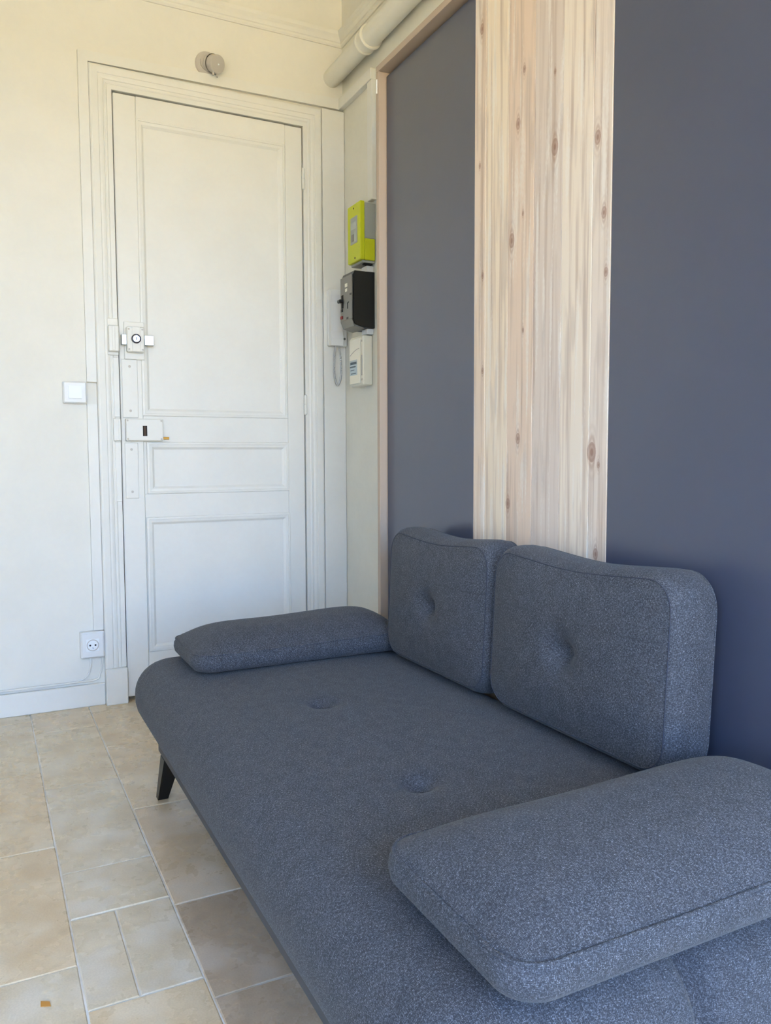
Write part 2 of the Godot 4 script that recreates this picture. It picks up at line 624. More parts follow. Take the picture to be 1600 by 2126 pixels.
func _slab(f: Node, xa: float, xb: float, za: float, zb: float, kind: int) -> void:
	var j := 0.0011
	var cx := (xa + xb) / 2
	var cz := (za + zb) / 2
	var top := []
	var brim := []
	var low := []
	var uv := []
	var off := Vector2(rng.randf(), rng.randf())
	var t := rng.randf_range(-0.0006, 0.0006)
	for s in [[xa, za], [xb, za], [xb, zb], [xa, zb]]:
		var gx: float = j + rng.randf_range(0, 0.0012)
		var gz: float = j + rng.randf_range(0, 0.0012)
		var p := Vector3(s[0] + (gx if s[0] < cx else -gx), 0, s[1] + (gz if s[1] < cz else -gz))
		low.append(Vector3(p.x, -0.014, p.z))
		brim.append(Vector3(p.x, -0.0016, p.z))
		var q := p + Vector3(0.002 if s[0] < cx else -0.002, t, 0.002 if s[1] < cz else -0.002)
		top.append(q)
		uv.append(Vector2(q.x, q.z) + off)
	var st := start()
	var c := Vector3(cx, -0.03, cz)
	poly(st, top, c, uv)
	for i in 4:
		var k := (i + 1) % 4
		poly(st, [top[i], top[k], brim[k], brim[i]], c, [uv[i], uv[k], uv[k], uv[i]])
		poly(st, [brim[i], brim[k], low[k], low[i]], c, [uv[i], uv[k], uv[k], uv[i]])
	st.generate_normals()
	st.generate_tangents()
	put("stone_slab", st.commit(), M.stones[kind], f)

# ------------------------------------------------------------------ door
func frame_loop(st: SurfaceTool, x0: float, x1: float, y0: float, y1: float, prof: Array) -> void:   # (distance inwards, z) round a rectangle
	var rows := []
	for p in prof:
		var d: float = p.x
		rows.append([Vector3(x0 + d, y0 + d, p.y), Vector3(x0 + d, y1 - d, p.y), Vector3(x1 - d, y1 - d, p.y), Vector3(x1 - d, y0 + d, p.y), Vector3(x0 + d, y0 + d, p.y)])
	sweep(st, rows)

func _door() -> void:
	var d := structure("door_1", "old cream three-panel entrance door with surface locks", "door")
	var x0 := 0.4795
	var x1 := 1.2225
	var y0 := 0.016
	var y1 := 2.294
	var f := 0.010                                     # face of the rails
	var panels := [[0.560, 1.147, 1.106, 2.215], [0.572, 1.150, 0.805, 1.006], [0.565, 1.153, 0.185, 0.714]]
	put("stile", box(Vector3(x0, y0, -0.03), Vector3(0.562, y1, f), 0.003), M.gloss, d)
	put("stile", box(Vector3(1.1475, y0, -0.03), Vector3(x1, y1, f), 0.003), M.gloss, d)
	for r in [[y0, 0.185], [0.714, 0.805], [1.006, 1.106], [2.215, y1]]:
		put("rail", box(Vector3(0.5622, r[0], -0.03), Vector3(1.1473, r[1], f), 0.0008), M.gloss, d)
	for p in panels:
		var o := put("panel", box(Vector3(0.5625, p[2], -0.028), Vector3(1.147, p[3], f - 0.006)), M.gloss, d)
		var st := start()
		frame_loop(st, p[0], p[1], p[2], p[3], [Vector2(0, f - 0.001), Vector2(0.0, f + 0.002), Vector2(0.002, f + 0.004), Vector2(0.009, f + 0.0045), Vector2(0.010, f + 0.002), Vector2(0.012, f + 0.002), Vector2(0.020, f + 0.001), Vector2(0.027, f - 0.004), Vector2(0.0285, f - 0.0045), Vector2(0.029, f - 0.006)])
		put("moulding", done(st), M.gloss, o)
	# hinges
	for h in [[2.049, 2.129], [1.126, 1.203]]:
		var st := start()
		var mid: float = (h[0] + h[1]) / 2
		for q in [[h[0], mid - 0.002], [mid + 0.002, h[1]]]:
			lathe(st, [Vector2(0, q[0] - 0.004), Vector2(0.004, q[0] - 0.003), Vector2(0.0065, q[0]), Vector2(0.0065, q[1]), Vector2(0.004, q[1] + 0.003), Vector2(0, q[1] + 0.004)], 14, Transform3D(Basis.IDENTITY, Vector3(1.2255, 0, 0.016)))
		put("hinge", done(st), M.gloss, d)
	# painted reinforcement strips below and above the old lock
	for s in [[0.486, 0.544, 1.098, 1.318], [0.490, 0.539, 0.790, 1.003]]:
		var o := put("reinforcement_strip", box(Vector3(s[0], s[2], f), Vector3(s[1], s[3], f + 0.005), 0.0015), M.gloss, d)
		for q in [0.12, 0.88]:
			var st := start()
			lathe(st, [Vector2(0, 0.0012), Vector2(0.004, 0.0006), Vector2(0.0055, -0.0005)], 12, Transform3D(Basis(Vector3.RIGHT, PI / 2), Vector3((s[0] + s[1]) / 2, lerpf(s[2], s[3], q), f + 0.005)))
			put("screw", done(st), M.plastic_grey, o)
	# upper lock: base plate, body, cylinder, bolt ends
	var lk := put("upper_lock", box(Vector3(0.497, 1.318, f), Vector3(0.572, 1.459, f + 0.010), 0.002), M.gloss, d)
	put("lock_body", box(Vector3(0.503, 1.343, f + 0.010), Vector3(0.568, 1.438, f + 0.036), 0.004), M.gloss, lk)
	put("lock_rib", box(Vector3(0.522, 1.345, f + 0.036), Vector3(0.552, 1.437, f + 0.039), 0.002), M.gloss, lk)
	for q in [[0.511, 1.353], [0.560, 1.353], [0.511, 1.428], [0.560, 1.428]]:
		var sc := start()
		lathe(sc, [Vector2(0, 0.0012), Vector2(0.003, 0.0006), Vector2(0.004, -0.0005)], 12, Transform3D(Basis(Vector3.RIGHT, PI / 2), Vector3(q[0], q[1], f + 0.036)))
		put("screw", done(sc), M.plastic_grey, lk)
	var face := Transform3D(Basis(Vector3.RIGHT, PI / 2), Vector3(0.536, 1.392, f + 0.039))
	var st2 := start()
	lathe(st2, [Vector2(0.0175, -0.002), Vector2(0.0175, 0.006), Vector2(0.0150, 0.007), Vector2(0.0140, 0.004)], 28, face)
	put("cylinder_ring", done(st2), flat(Color(0.30, 0.29, 0.31), 0.35, 0.8), lk)
	st2 = start()
	lathe(st2, [Vector2(0.0142, 0.0), Vector2(0.0142, 0.006), Vector2(0.0125, 0.0085), Vector2(0, 0.0085)], 28, face)
	put("cylinder_plug", done(st2), M.chrome, lk)
	put("key_slot", box(Vector3(0.5350, 1.3865, f + 0.0472), Vector3(0.5372, 1.398, f + 0.0482)), M.dark, lk)
	put("bolt", box(Vector3(0.4845, 1.369, f + 0.012), Vector3(0.5035, 1.408, f + 0.030), 0.002), M.steel, lk)
	put("bolt", box(Vector3(0.568, 1.371, f + 0.012), Vector3(0.604, 1.409, f + 0.030), 0.002), M.steel, lk)
	# lower rim lock
	lk = put("rim_lock", box(Vector3(0.493, 1.010, f), Vector3(0.632, 1.094, f + 0.024), 0.003), M.gloss, d)
	put("keyhole", box(Vector3(0.555, 1.028, f + 0.0235), Vector3(0.5715, 1.068, f + 0.0246), 0.0004), M.slot, lk)  # solid dark block; the shade inside the keyhole is in its colour
	put("keyhole_post", box(Vector3(0.5605, 1.030, f + 0.0240), Vector3(0.5655, 1.066, f + 0.0252), 0.0004), M.dirt, lk)
	put("latch_slide", box(Vector3(0.632, 1.016, f + 0.004), Vector3(0.656, 1.026, f + 0.014), 0.001), M.brass, lk)
	for q in [[0.500, 1.087], [0.625, 1.087], [0.500, 1.017], [0.625, 1.017]]:
		var sc := start()
		lathe(sc, [Vector2(0, 0.0012), Vector2(0.003, 0.0006), Vector2(0.004, -0.0005)], 12, Transform3D(Basis(Vector3.RIGHT, PI / 2), Vector3(q[0], q[1], f + 0.024)))
		put("screw", done(sc), M.plastic_grey, lk)

func _trims() -> void:
	# door casing, moulded, with mitred corners; d = 0 at the door edge
	var t := structure("trim_1", "cream moulded casing around the entrance door", "door casing")
	var prof := [Vector2(0.0, -0.05), Vector2(0.0, 0.0135), Vector2(0.0015, 0.015), Vector2(0.017, 0.015), Vector2(0.018, 0.0165), Vector2(0.022, 0.0185), Vector2(0.026, 0.018), Vector2(0.027, 0.016), Vector2(0.030, 0.016), Vector2(0.032, 0.019), Vector2(0.040, 0.021), Vector2(0.048, 0.021), Vector2(0.050, 0.0235), Vector2(0.070, 0.0245), Vector2(0.075, 0.0235), Vector2(0.079, 0.020), Vector2(0.080, 0.016), Vector2(0.080, 0.0)]
	var xl := 0.476
	var xr := 1.2265
	var yt := 2.300
	var left := []
	var head := []
	var right := []
	for p in prof:
		var dl: float = p.x
		left.append([Vector3(xl - dl, 0.14, p.y), Vector3(xl - dl, yt + dl, p.y)])
		head.append([Vector3(xl - dl, yt + dl, p.y), Vector3(xr + dl, yt + dl, p.y)])
		right.append([Vector3(xr + dl, yt + dl, p.y), Vector3(xr + dl, 0.0, p.y)])
	for q in [["jamb_moulding", left], ["head_moulding", head], ["jamb_moulding", right]]:
		var st := start()
		sweep(st, q[1])
		put(q[0], done(st), M.gloss, t)
	put("plinth_block", box(Vector3(0.396, 0.0, -0.01), Vector3(0.476, 0.14, 0.040), 0.003), M.gloss, t)
	# keepers on the casing opposite the locks
	var k := put("keeper_plate", box(Vector3(0.436, 1.330, 0.012), Vector3(0.4755, 1.466, 0.0265), 0.002), M.gloss, t)
	put("keeper_box", box(Vector3(0.4375, 1.342, 0.0265), Vector3(0.4745, 1.438, 0.050), 0.003), M.gloss, k)
	put("keeper_rib", box(Vector3(0.4500, 1.346, 0.050), Vector3(0.4600, 1.434, 0.0525), 0.001), M.gloss, k)
	k = put("keeper_plate", box(Vector3(0.449, 1.010, 0.012), Vector3(0.4755, 1.094, 0.031), 0.002), M.gloss, t)
	put("keeper_rib", box(Vector3(0.467, 1.012, 0.031), Vector3(0.4745, 1.092, 0.034), 0.001), M.gloss, k)
	for s in [[1.100, 1.322], [0.780, 1.004]]:
		put("keeper_strip", box(Vector3(0.455, s[0], 0.012), Vector3(0.4755, s[1], 0.0205), 0.001), M.gloss, t)
	# flat board that fills the wall between casing and corner
	put("filler_board", box(Vector3(1.3085, 0.0, -0.01), Vector3(XR - 0.001, 2.386, 0.021), 0.002), M.gloss, t)
	# picture mouldings high on both walls
	t = structure("trim_2", "cream picture moulding high above the door", "moulding")
	var bead := [Vector2(2.650, 0.0), Vector2(2.650, 0.006), Vector2(2.656, 0.010), Vector2(2.664, 0.010), Vector2(2.667, 0.014), Vector2(2.680, 0.020), Vector2(2.690, 0.028), Vector2(2.704, 0.030), Vector2(2.704, 0.0)]
	var st3 := start()
	var rows := []
	for p in bead:
		rows.append([Vector3(XL, p.x, p.y), Vector3(XR - p.y, p.x, p.y)])
	sweep(st3, rows)
	put("moulding", done(st3), M.wall, t)
	t = structure("trim_3", "cream picture moulding above the pipe on the side wall", "moulding")
	st3 = start()
	rows = []
	for p in bead:
		rows.append([Vector3(XR - p.y, p.x, p.y), Vector3(XR - p.y, p.x, ZF)])
	sweep(st3, rows)
	put("moulding", done(st3), M.wall_side, t)
	t = structure("baseboard_back", "low white skirting board left of the door", "baseboard")
	put("board", box(Vector3(XL, 0.0, -0.005), Vector3(0.3955, 0.085, 0.016), 0.003), M.gloss, t)
	t = structure("baseboard_left", "low white skirting board along the opposite wall", "baseboard")
	put("board", box(Vector3(XL - 0.005, 0.0, 0.016), Vector3(XL + 0.016, 0.085, ZF), 0.003), M.gloss, t)

# ------------------------------------------------------------------ fold-away bed in its cabinet
func _wall_bed() -> void:
	var w := thing("wall_bed", "tall fold-away wall bed with slate panels and a limed pine strip", "wall bed")
	var xf := 1.140
	var xp := 1.165
	var zl := 0.874
	var zr := 2.455
	var top := 2.158
	put("side_board", box(Vector3(xf, 0.0, zl), Vector3(XR - 0.004, top - 0.0195, zl + 0.019), 0.001), M.taupe, w)
	put("side_board", box(Vector3(xf, 0.0, zr - 0.019), Vector3(XR - 0.004, top - 0.0195, zr), 0.001), M.taupe, w)
	put("top_board", box(Vector3(xf, top - 0.019, zl), Vector3(XR - 0.004, top, zr), 0.001), M.taupe, w)
	put("plinth", box(Vector3(xf + 0.03, 0.0, zl + 0.02), Vector3(xf + 0.05, 0.08, zr - 0.02), 0.001), M.taupe, w)
	put("back_board", box(Vector3(XR - 0.02, 0.0, zl + 0.02), Vector3(XR - 0.006, top - 0.02, zr - 0.02)), M.taupe, w)
	put("front_panel", box(Vector3(xp, WOOD_LOW, zl + 0.0235), Vector3(xp + 0.019, WOOD_TOP, 1.4005), 0.001), M.slate, w).set_meta("label", "matt slate grey panel nearest the door")
	put("front_panel", box(Vector3(xp, WOOD_LOW, 1.9115), Vector3(xp + 0.019, WOOD_TOP, zr - 0.0235), 0.001), M.slate, w).set_meta("label", "matt slate grey panel farther from the door")
	var strip := put("pine_panel", box(Vector3(xp + 0.004, WOOD_LOW, 1.4025), Vector3(xp + 0.019, WOOD_TOP, 1.9095), 0.001), M.taupe, w)
	strip.set_meta("label", "limed knotty pine boards up the middle")
	var z0: float = plank_z[0]
	var zw: float = plank_z[6] - z0
	for i in 6:
		var a: float = plank_z[i] + (0.0004 if i > 0 else 0.0)
		var b: float = plank_z[i + 1] - (0.0004 if i < 5 else 0.0)
		var st := start()
		var c := Vector3(xp + 0.01, 1.1, (a + b) / 2)
		var e := 0.0008
		var x := xp - 0.001 + 0.0003 * (i % 2)
		var q := []
		var uv := []
		for s in [[WOOD_LOW, a], [WOOD_TOP, a], [WOOD_TOP, b], [WOOD_LOW, b]]:
			var zi: float = s[1] + (e if s[1] < c.z else -e)
			q.append([Vector3(x, s[0], zi), Vector3(x + e, s[0], s[1]), Vector3(xp + 0.004, s[0], s[1])])
			uv.append(Vector2((s[1] - z0) / zw, (WOOD_TOP - s[0]) / (WOOD_TOP - WOOD_LOW)))
		poly(st, [q[0][0], q[1][0], q[2][0], q[3][0]], c, uv)
		for k in 4:
			var l := (k + 1) % 4
			for r in 2:
				poly(st, [q[k][r], q[l][r], q[l][r + 1], q[k][r + 1]], c, [uv[k], uv[l], uv[l], uv[k]])
		st.generate_normals()
		st.generate_tangents()
		put("pine_board", st.commit(), M.pine, strip)
	put("bracket", box(Vector3(xf - 0.002, 2.075, zl + 0.003), Vector3(xf + 0.001, 2.118, zl + 0.009), 0.0008), M.white, w)

# ------------------------------------------------------------------ sofa and cushions
func dimple(p: Vector3, at: Vector3, r: float, depth: float) -> float:
	var d := p.distance_to(at) / r
	return -depth * (0.55 * exp(-d * d * 6.0) + 0.45 * exp(-d * 2.6))

func edge_profile(top: float, crown: float, round_in: float, round_h: float, steps: int, inner: float, n_in: int) -> Array:
	var out := []
	for i in n_in:
		var t := float(i) / n_in
		out.append(Vector2(lerpf(inner, round_in, t), top + crown * (1.0 - t * t)))
	for i in steps + 1:
		var a := PI / 2 * i / steps
		out.append(Vector2(round_in * (1.0 - sin(a)), top - round_h * (1.0 - cos(a))))
	return out

func _sofa() -> void:
	var c := Vector3(0.7475, 0.0, 1.705)
	var s := thing("sofa", "low armless charcoal blue fabric sofa bed with tufted seat", "sofa", c)
	var hx := 0.3855
	var hz := 0.885
	# seat pad
	var prof := edge_profile(0.375, 0.008, 0.085, 0.090, 10, hx, 34)
	for q in [Vector2(0.001, 0.262), Vector2(0.006, 0.240), Vector2(0.016, 0.220), Vector2(0.030, 0.204), Vector2(0.044, 0.196), Vector2(0.10, 0.195), Vector2(0.25, 0.195), Vector2(hx, 0.195)]:
		prof.append(q)
	var crease := -0.020                                      # x of the fold between the two halves
	var b1 := Vector3(-0.060, 0.378, -0.205)
	var b2 := Vector3(-0.078, 0.378, 0.290)
	var bend := func(p: Vector3) -> Vector3:
		var q := p
		if p.y > 0.3:
			q.y += dimple(p, b1, 0.062, 0.044) + dimple(p, b2, 0.062, 0.038)
			q.y += 0.0022 * sin(p.z * 7.0 + p.x * 5.0) * sin(p.x * 9.0)
		var near_end := smoothstep(hz - 0.20, hz - 0.01, absf(p.z))
		if near_end > 0.0 and p.y > 0.2:
			var g := 1.1 * exp(-pow((p.x - crease) / 0.013, 2.0)) + 0.45 * exp(-pow((p.x - crease) / 0.055, 2.0))
			q.z -= signf(p.z) * 0.022 * g * near_end
			q.y -= 0.012 * g * near_end * smoothstep(0.24, 0.37, p.y)
		return q
	put("seat_pad", pad(hx, hz, 0.10, prof, 90, 110, 12, bend), M.cloth, s)
	var path := []
	for q in round_rect(hx - 0.034, hz - 0.034, 0.075, 20, 40, 8):
		path.append(Vector3(q.x, 0.2005, q.y))
	put("piping", tube_mesh(path, 0.0028, 8, true), M.cloth, s)
	path = []
	for i in 25:
		var x := lerpf(crease + 0.03, hx - 0.05, i / 24.0)
		path.append(Vector3(x, 0.318 + 0.010 * (i / 24.0), hz - 0.0062 - 0.003 * (i / 24.0) - 0.010 * pow(1.0 - i / 24.0, 4.0)))
	put("seam", tube_mesh(path, 0.0018, 6), M.cloth, s)
	for q in [b1, b2]:
		var st := start()
		lathe(st, [Vector2(0, 0.004), Vector2(0.006, 0.0035), Vector2(0.010, 0.001), Vector2(0.011, -0.004)], 16, Transform3D(Basis.IDENTITY, Vector3(q.x, q.y - 0.0335, q.z)))
		put("button", done(st), M.cloth, s)
	# frame band under the pad
	var band := []
	for q in [Vector2(0.30, 0.195), Vector2(0.058, 0.195), Vector2(0.056, 0.190), Vector2(0.056, 0.125), Vector2(0.060, 0.118), Vector2(0.075, 0.116), Vector2(0.30, 0.116)]:
		band.append(q)
	put("base_frame", pad(hx, hz - 0.02, 0.09, band, 12, 24, 8, func(p: Vector3) -> Vector3: return p), M.band, s)
	# tapered legs
	for sx in [-1, 1]:
		for sz in [-1, 1]:
			var st := start()
			var cen := Vector3(sx * 0.300, 0.06, sz * 0.715)
			var lo := []
			var hi := []
			for q in [[-1, -1], [1, -1], [1, 1], [-1, 1]]:
				lo.append(Vector3(sx * 0.329 + q[0] * 0.014, 0.001, sz * 0.733 + q[1] * 0.013))
				hi.append(Vector3(sx * 0.306 + q[0] * 0.024, 0.122, sz * 0.712 + q[1] * 0.024))
			poly(st, lo, cen)
			poly(st, hi, cen)
			for i in 4:
				var k := (i + 1) % 4
				poly(st, [lo[i], lo[k], hi[k], hi[i]], cen)
			put("leg", done(st), M.black, s)
	_arm(Vector3(0.788, 0.3845, 1.022), 0.318, 0.150, "thick flat grey fabric arm cushion on the sofa end by the door")
	_arm(Vector3(0.780, 0.3845, 2.418), 0.325, 0.162, "thick flat grey fabric arm cushion on the sofa end away from the door")
	_back(1.4265, 0.2585, "upright grey tufted back cushion near the door end of the sofa")
	_back(1.961, 0.276, "upright grey tufted back cushion away from the door end of the sofa")

func _arm(at: Vector3, hx: float, hz: float, label: String) -> void:
	var a := thing("arm_cushion", label, "cushion", at, "arm cushions on the sofa")
	var prof := []
	for i in 16:                                       # domed top down to the seam
		var t := float(i) / 16
		prof.append(Vector2(lerpf(hz, 0.010, t), 0.052 + 0.048 * (1.0 - pow(t, 2.3))))
	for q in [Vector2(0.007, 0.0505), Vector2(0.005, 0.0480), Vector2(0.001, 0.040), Vector2(0.0, 0.029), Vector2(0.003, 0.016), Vector2(0.012, 0.005), Vector2(0.026, 0.0), Vector2(0.08, 0.0), Vector2(hz, 0.0)]:
		prof.append(q)
	var bend := func(p: Vector3) -> Vector3:
		var q := p
		if p.y > 0.0515:
			q.y = 0.052 + 0.050 * (1.0 - pow(absf(p.x) / (hx - 0.010), 7.0)) * (1.0 - pow(absf(p.z) / (hz - 0.010), 2.8))
		q.y += 0.010 * q.y / 0.09 * smoothstep(-0.1, 0.25, p.x) * (1.0 - smoothstep(0.24, 0.33, p.x))
		return q
	put("pad", pad(hx, hz, 0.055, prof, 40, 26, 12, bend), M.cloth, a)
	var path := []
	for q in round_rect(hx - 0.0062, hz - 0.0062, 0.050, 30, 20, 10):
		path.append(bend.call(Vector3(q.x, 0.0505, q.y)))
	put("seam", tube_mesh(path, 0.0026, 6, true), M.cloth, a)

func _back(z: float, half: float, label: String) -> void:
	# built lying down (x = along the wall, z = up the cushion, y = towards the room), then stood up
	var hh := 0.181
	var b := thing("back_cushion", label, "cushion", Vector3(1.066, 0.384, z), "back cushions of the sofa")
	var prof := []
	for i in 22:
		var t := float(i) / 22
		prof.append(Vector2(lerpf(hh, 0.022, t), 0.052 + 0.020 * (1.0 - pow(t, 2.4))))
	for q in [Vector2(0.018, 0.0508), Vector2(0.014, 0.0480), Vector2(0.007, 0.039), Vector2(0.002, 0.024), Vector2(0.0, 0.004), Vector2(0.0, -0.018), Vector2(0.003, -0.038), Vector2(0.010, -0.050), Vector2(0.022, -0.056), Vector2(0.10, -0.058), Vector2(hh, -0.058)]:
		prof.append(q)
	var turn := Basis(Vector3(0, 0, 1), Vector3(-1, 0, 0), Vector3(0, 1, 0))   # columns: images of x, y, z
	var lean := Basis(Vector3(0, 0, 1), deg_to_rad(-3.0))
	var bend := func(p: Vector3) -> Vector3:
		var q := p
		if p.y > 0.0515:
			q.y = 0.052 + 0.024 * (1.0 - pow(absf(p.x) / (half - 0.022), 3.2)) * (1.0 - pow(absf(p.z) / (hh - 0.022), 3.0))
		q.y += dimple(Vector3(p.x, 0, p.z), Vector3(0, 0, -0.005), 0.080, 0.044) * (1.0 if p.y > 0.045 else 0.0)
		var w := smoothstep(0.0, hh, p.z)
		q.z += w * 0.008 * (cos(p.x / half * PI * 1.0) * -0.9 + 0.2)      # the top dips in the middle
		q = turn * q
		q.y += hh
		return lean * q
	put("pad", pad(half, hh, 0.068, prof, 44, 34, 12, bend), M.cloth, b)
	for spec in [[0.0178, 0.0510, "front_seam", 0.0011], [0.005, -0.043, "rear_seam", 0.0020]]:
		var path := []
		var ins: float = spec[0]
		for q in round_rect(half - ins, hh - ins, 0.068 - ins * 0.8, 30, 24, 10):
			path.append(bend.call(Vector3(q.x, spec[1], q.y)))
		put(spec[2], tube_mesh(path, spec[3], 6, true), M.seam_shade if spec[2] == "front_seam" else M.cloth, b)
	var st := start()
	var at: Vector3 = lean * (turn * Vector3(0, 0.0355, -0.005) + Vector3(0, hh, 0))
	lathe(st, [Vector2(0, 0.004), Vector2(0.006, 0.0035), Vector2(0.010, 0.001), Vector2(0.011, -0.004)], 16, Transform3D(lean * Basis(Vector3(0, 0, 1), PI / 2), at))
	put("button", done(st), M.cloth, b)

# ------------------------------------------------------------------ fittings
func _small_things() -> void:
	# cable trunking up the casing, over the door and along the side wall to the meter
	var t := structure("trim_4", "flat white cable trunking running round the door casing to the meter", "trunking")
	var zt := 0.016
	var st := start()
	prism(st, [Vector2(0.292, 0.0), Vector2(0.292, zt), Vector2(1.146, zt), Vector2(1.146, 0.0)], 0, 0.359, 0.395)
	put("upright", done(st), M.gloss, t)
	st = start()
	var y2 := 2.383
	sweep(st, [[Vector3(0.361, 1.228, 0), Vector3(0.361, 2.420, 0)], [Vector3(0.361, 1.228, zt), Vector3(0.361, 2.420, zt)], [Vector3(0.3955, 1.228, zt), Vector3(0.3955, y2 + 0.002, zt)], [Vector3(0.3955, 1.228, 0), Vector3(0.3955, y2 + 0.002, 0)]])
	put("upright", done(st), M.gloss, t)
	st = start()
	sweep(st, [[Vector3(0.3955, y2 + 0.002, 0), Vector3(XR, 2.395, 0)], [Vector3(0.3955, y2 + 0.002, zt), Vector3(XR - zt, 2.395, zt)], [Vector3(0.361, 2.420, zt), Vector3(XR - zt, 2.438, zt)], [Vector3(0.361, 2.420, 0), Vector3(XR, 2.438, 0)]])
	put("run_over_door", done(st), M.gloss, t)
	put("run_on_side_wall", box(Vector3(XR - 0.024, 2.395, 0.0), Vector3(XR, 2.438, 0.325), 0.002), M.gloss, t)
	put("drop_to_meter", box(Vector3(XR - 0.020, 1.945, 0.283), Vector3(XR, 2.395, 0.325), 0.002), M.gloss, t)
	# light switch
	var sw := thing("light_switch", "square white light switch left of the door casing", "switch", Vector3(0.317, 1.187, 0))
	put("box", box(Vector3(-0.041, -0.040, 0), Vector3(0.041, 0.040, 0.022), 0.003), M.plastic, sw)
	put("plate", box(Vector3(-0.038, -0.037, 0.022), Vector3(0.038, 0.037, 0.026), 0.002), M.plastic, sw)
	st = start()
	prism(st, [Vector2(-0.022, 0.0255), Vector2(0.024, 0.0255), Vector2(0.024, 0.029), Vector2(-0.022, 0.033)], 0, -0.0225, 0.0225)
	put("rocker", done(st), M.white, sw)
	# wall socket
	var so := thing("wall_socket", "white surface-mounted power socket low beside the door casing", "socket", Vector3(0.352, 0.240, 0))
	put("box", box(Vector3(-0.043, -0.050, 0), Vector3(0.043, 0.050, 0.030), 0.003), M.plastic, so)
	put("plate", box(Vector3(-0.039, -0.046, 0.030), Vector3(0.039, 0.046, 0.034), 0.002), M.plastic, so)
	var face := Transform3D(Basis(Vector3.RIGHT, PI / 2), Vector3(0, 0, 0.034))
	st = start()
	cbox(st, Vector3(-0.024, -0.024, 0.034), Vector3(0.024, 0.024, 0.0355), 0.001)
	put("insert", done(st), M.white, so)
	st = start()
	lathe(st, [Vector2(0.022, 0.001), Vector2(0.022, 0.003), Vector2(0.0195, 0.003), Vector2(0.019, 0.0016)], 28, face)
	put("rim", done(st), M.plastic_grey, so)
	for q in [[-0.0095, 0.0], [0.0095, 0.0]]:
		st = start()
		lathe(st, [Vector2(0, 0.0022), Vector2(0.0032, 0.0022), Vector2(0.0036, 0.0012)], 14, Transform3D(face.basis, face.origin + Vector3(q[0], q[1], 0)))
		put("contact_hole", done(st), M.dark, so)
	st = start()
	lathe(st, [Vector2(0, 0.012), Vector2(0.0018, 0.011), Vector2(0.0024, 0.009), Vector2(0.0024, 0.001)], 14, Transform3D(face.basis, face.origin + Vector3(0, -0.010, 0)))
	put("earth_pin", done(st), M.chrome, so)
	# two cables from the socket down to the skirting
	var c := put(numbered("cable"), tube_mesh(smooth_path([Vector3(0.345, 0.190, 0.010), Vector3(0.345, 0.155, 0.008), Vector3(0.332, 0.118, 0.006), Vector3(0.29, 0.100, 0.005), Vector3(0.15, 0.093, 0.0045), Vector3(-0.3, 0.092, 0.0045), Vector3(-1.3, 0.092, 0.0045)]), 0.0035, 8), M.gloss, self)
	tag(c, "thin white cable curving from the socket along the top of the skirting", "cable")
	c = put(numbered("cable"), tube_mesh(smooth_path([Vector3(0.388, 0.190, 0.010), Vector3(0.386, 0.150, 0.008), Vector3(0.378, 0.120, 0.007), Vector3(0.36, 0.101, 0.012), Vector3(0.25, 0.0995, 0.012), Vector3(-0.3, 0.0995, 0.0115), Vector3(-1.3, 0.0995, 0.0115)]), 0.0035, 8), M.gloss, self)
	tag(c, "thin white cable from the socket corner beside the casing", "cable")
	# motion sensor on its swivel above the door
	var ms := thing("motion_sensor", "round beige motion sensor on a swivel base above the door", "sensor", Vector3(0.836, 2.468, 0))
	st = start()
	lathe(st, [Vector2(0.046, 0), Vector2(0.046, 0.009), Vector2(0.043, 0.013), Vector2(0.030, 0.014), Vector2(0.030, 0.022), Vector2(0, 0.022)], 36, Transform3D(Basis(Vector3.RIGHT, PI / 2), Vector3.ZERO))
	put("base", done(st), M.plastic_grey, ms)
	var aim := Vector3(0.38, -0.36, 0.80).normalized()
	var side := aim.cross(Vector3.UP).normalized()
	var hb := Basis(side, aim, side.cross(aim))
	var hx := Transform3D(hb, Vector3(0.004, 0.003, 0.014))
	st = start()
	lathe(st, [Vector2(0.020, 0.0), Vector2(0.034, 0.012), Vector2(0.034, 0.024)], 36, hx)
	put("collar", done(st), M.plastic_grey, ms)
	st = start()
	lathe(st, [Vector2(0.029, 0.024), Vector2(0.032, 0.028), Vector2(0.033, 0.056), Vector2(0.031, 0.060), Vector2(0.0, 0.062)], 36, hx)
	put("head", done(st), M.plastic_grey, ms)
	st = start()
	lathe(st, [Vector2(0.003, 0.0615), Vector2(0.0026, 0.0635), Vector2(0.0, 0.064)], 14, hx)
	put("lens", done(st), M.white, ms)
	for q in [-1, 1]:
		st = start()
		var p: Vector3 = hx * Vector3(q * 0.010, 0.040, 0.0)
		cbox(st, p + Vector3(-0.003, -0.046, -0.004), p + Vector3(0.003, -0.026, 0.004), 0.001)
		put("lug", done(st), M.plastic_grey, ms)
	# intercom handset
	var ic := thing("intercom", "white wall intercom handset with a hanging cord beside the door", "intercom", Vector3(1.364, 1.530, 0.0215))
	put("cradle", box(Vector3(-0.043, -0.118, 0), Vector3(0.043, 0.114, 0.022), 0.004), M.plastic, ic)
	st = start()
	prism(st, [Vector2(-0.118, 0.0225), Vector2(0.112, 0.0225), Vector2(0.112, 0.046), Vector2(0.090, 0.052), Vector2(0.06, 0.046), Vector2(-0.06, 0.046), Vector2(-0.090, 0.052), Vector2(-0.118, 0.046)], 0, -0.042, 0.012)
	put("handset", done(st), M.plastic, ic)
	st = start()
	lathe(st, [Vector2(0, 0.003), Vector2(0.0045, 0.003), Vector2(0.005, 0)], 16, Transform3D(Basis(Vector3.RIGHT, PI / 2), Vector3(0.030, -0.086, 0.022)))
	put("button", done(st), M.breaker_grey, ic)
	var coil := []
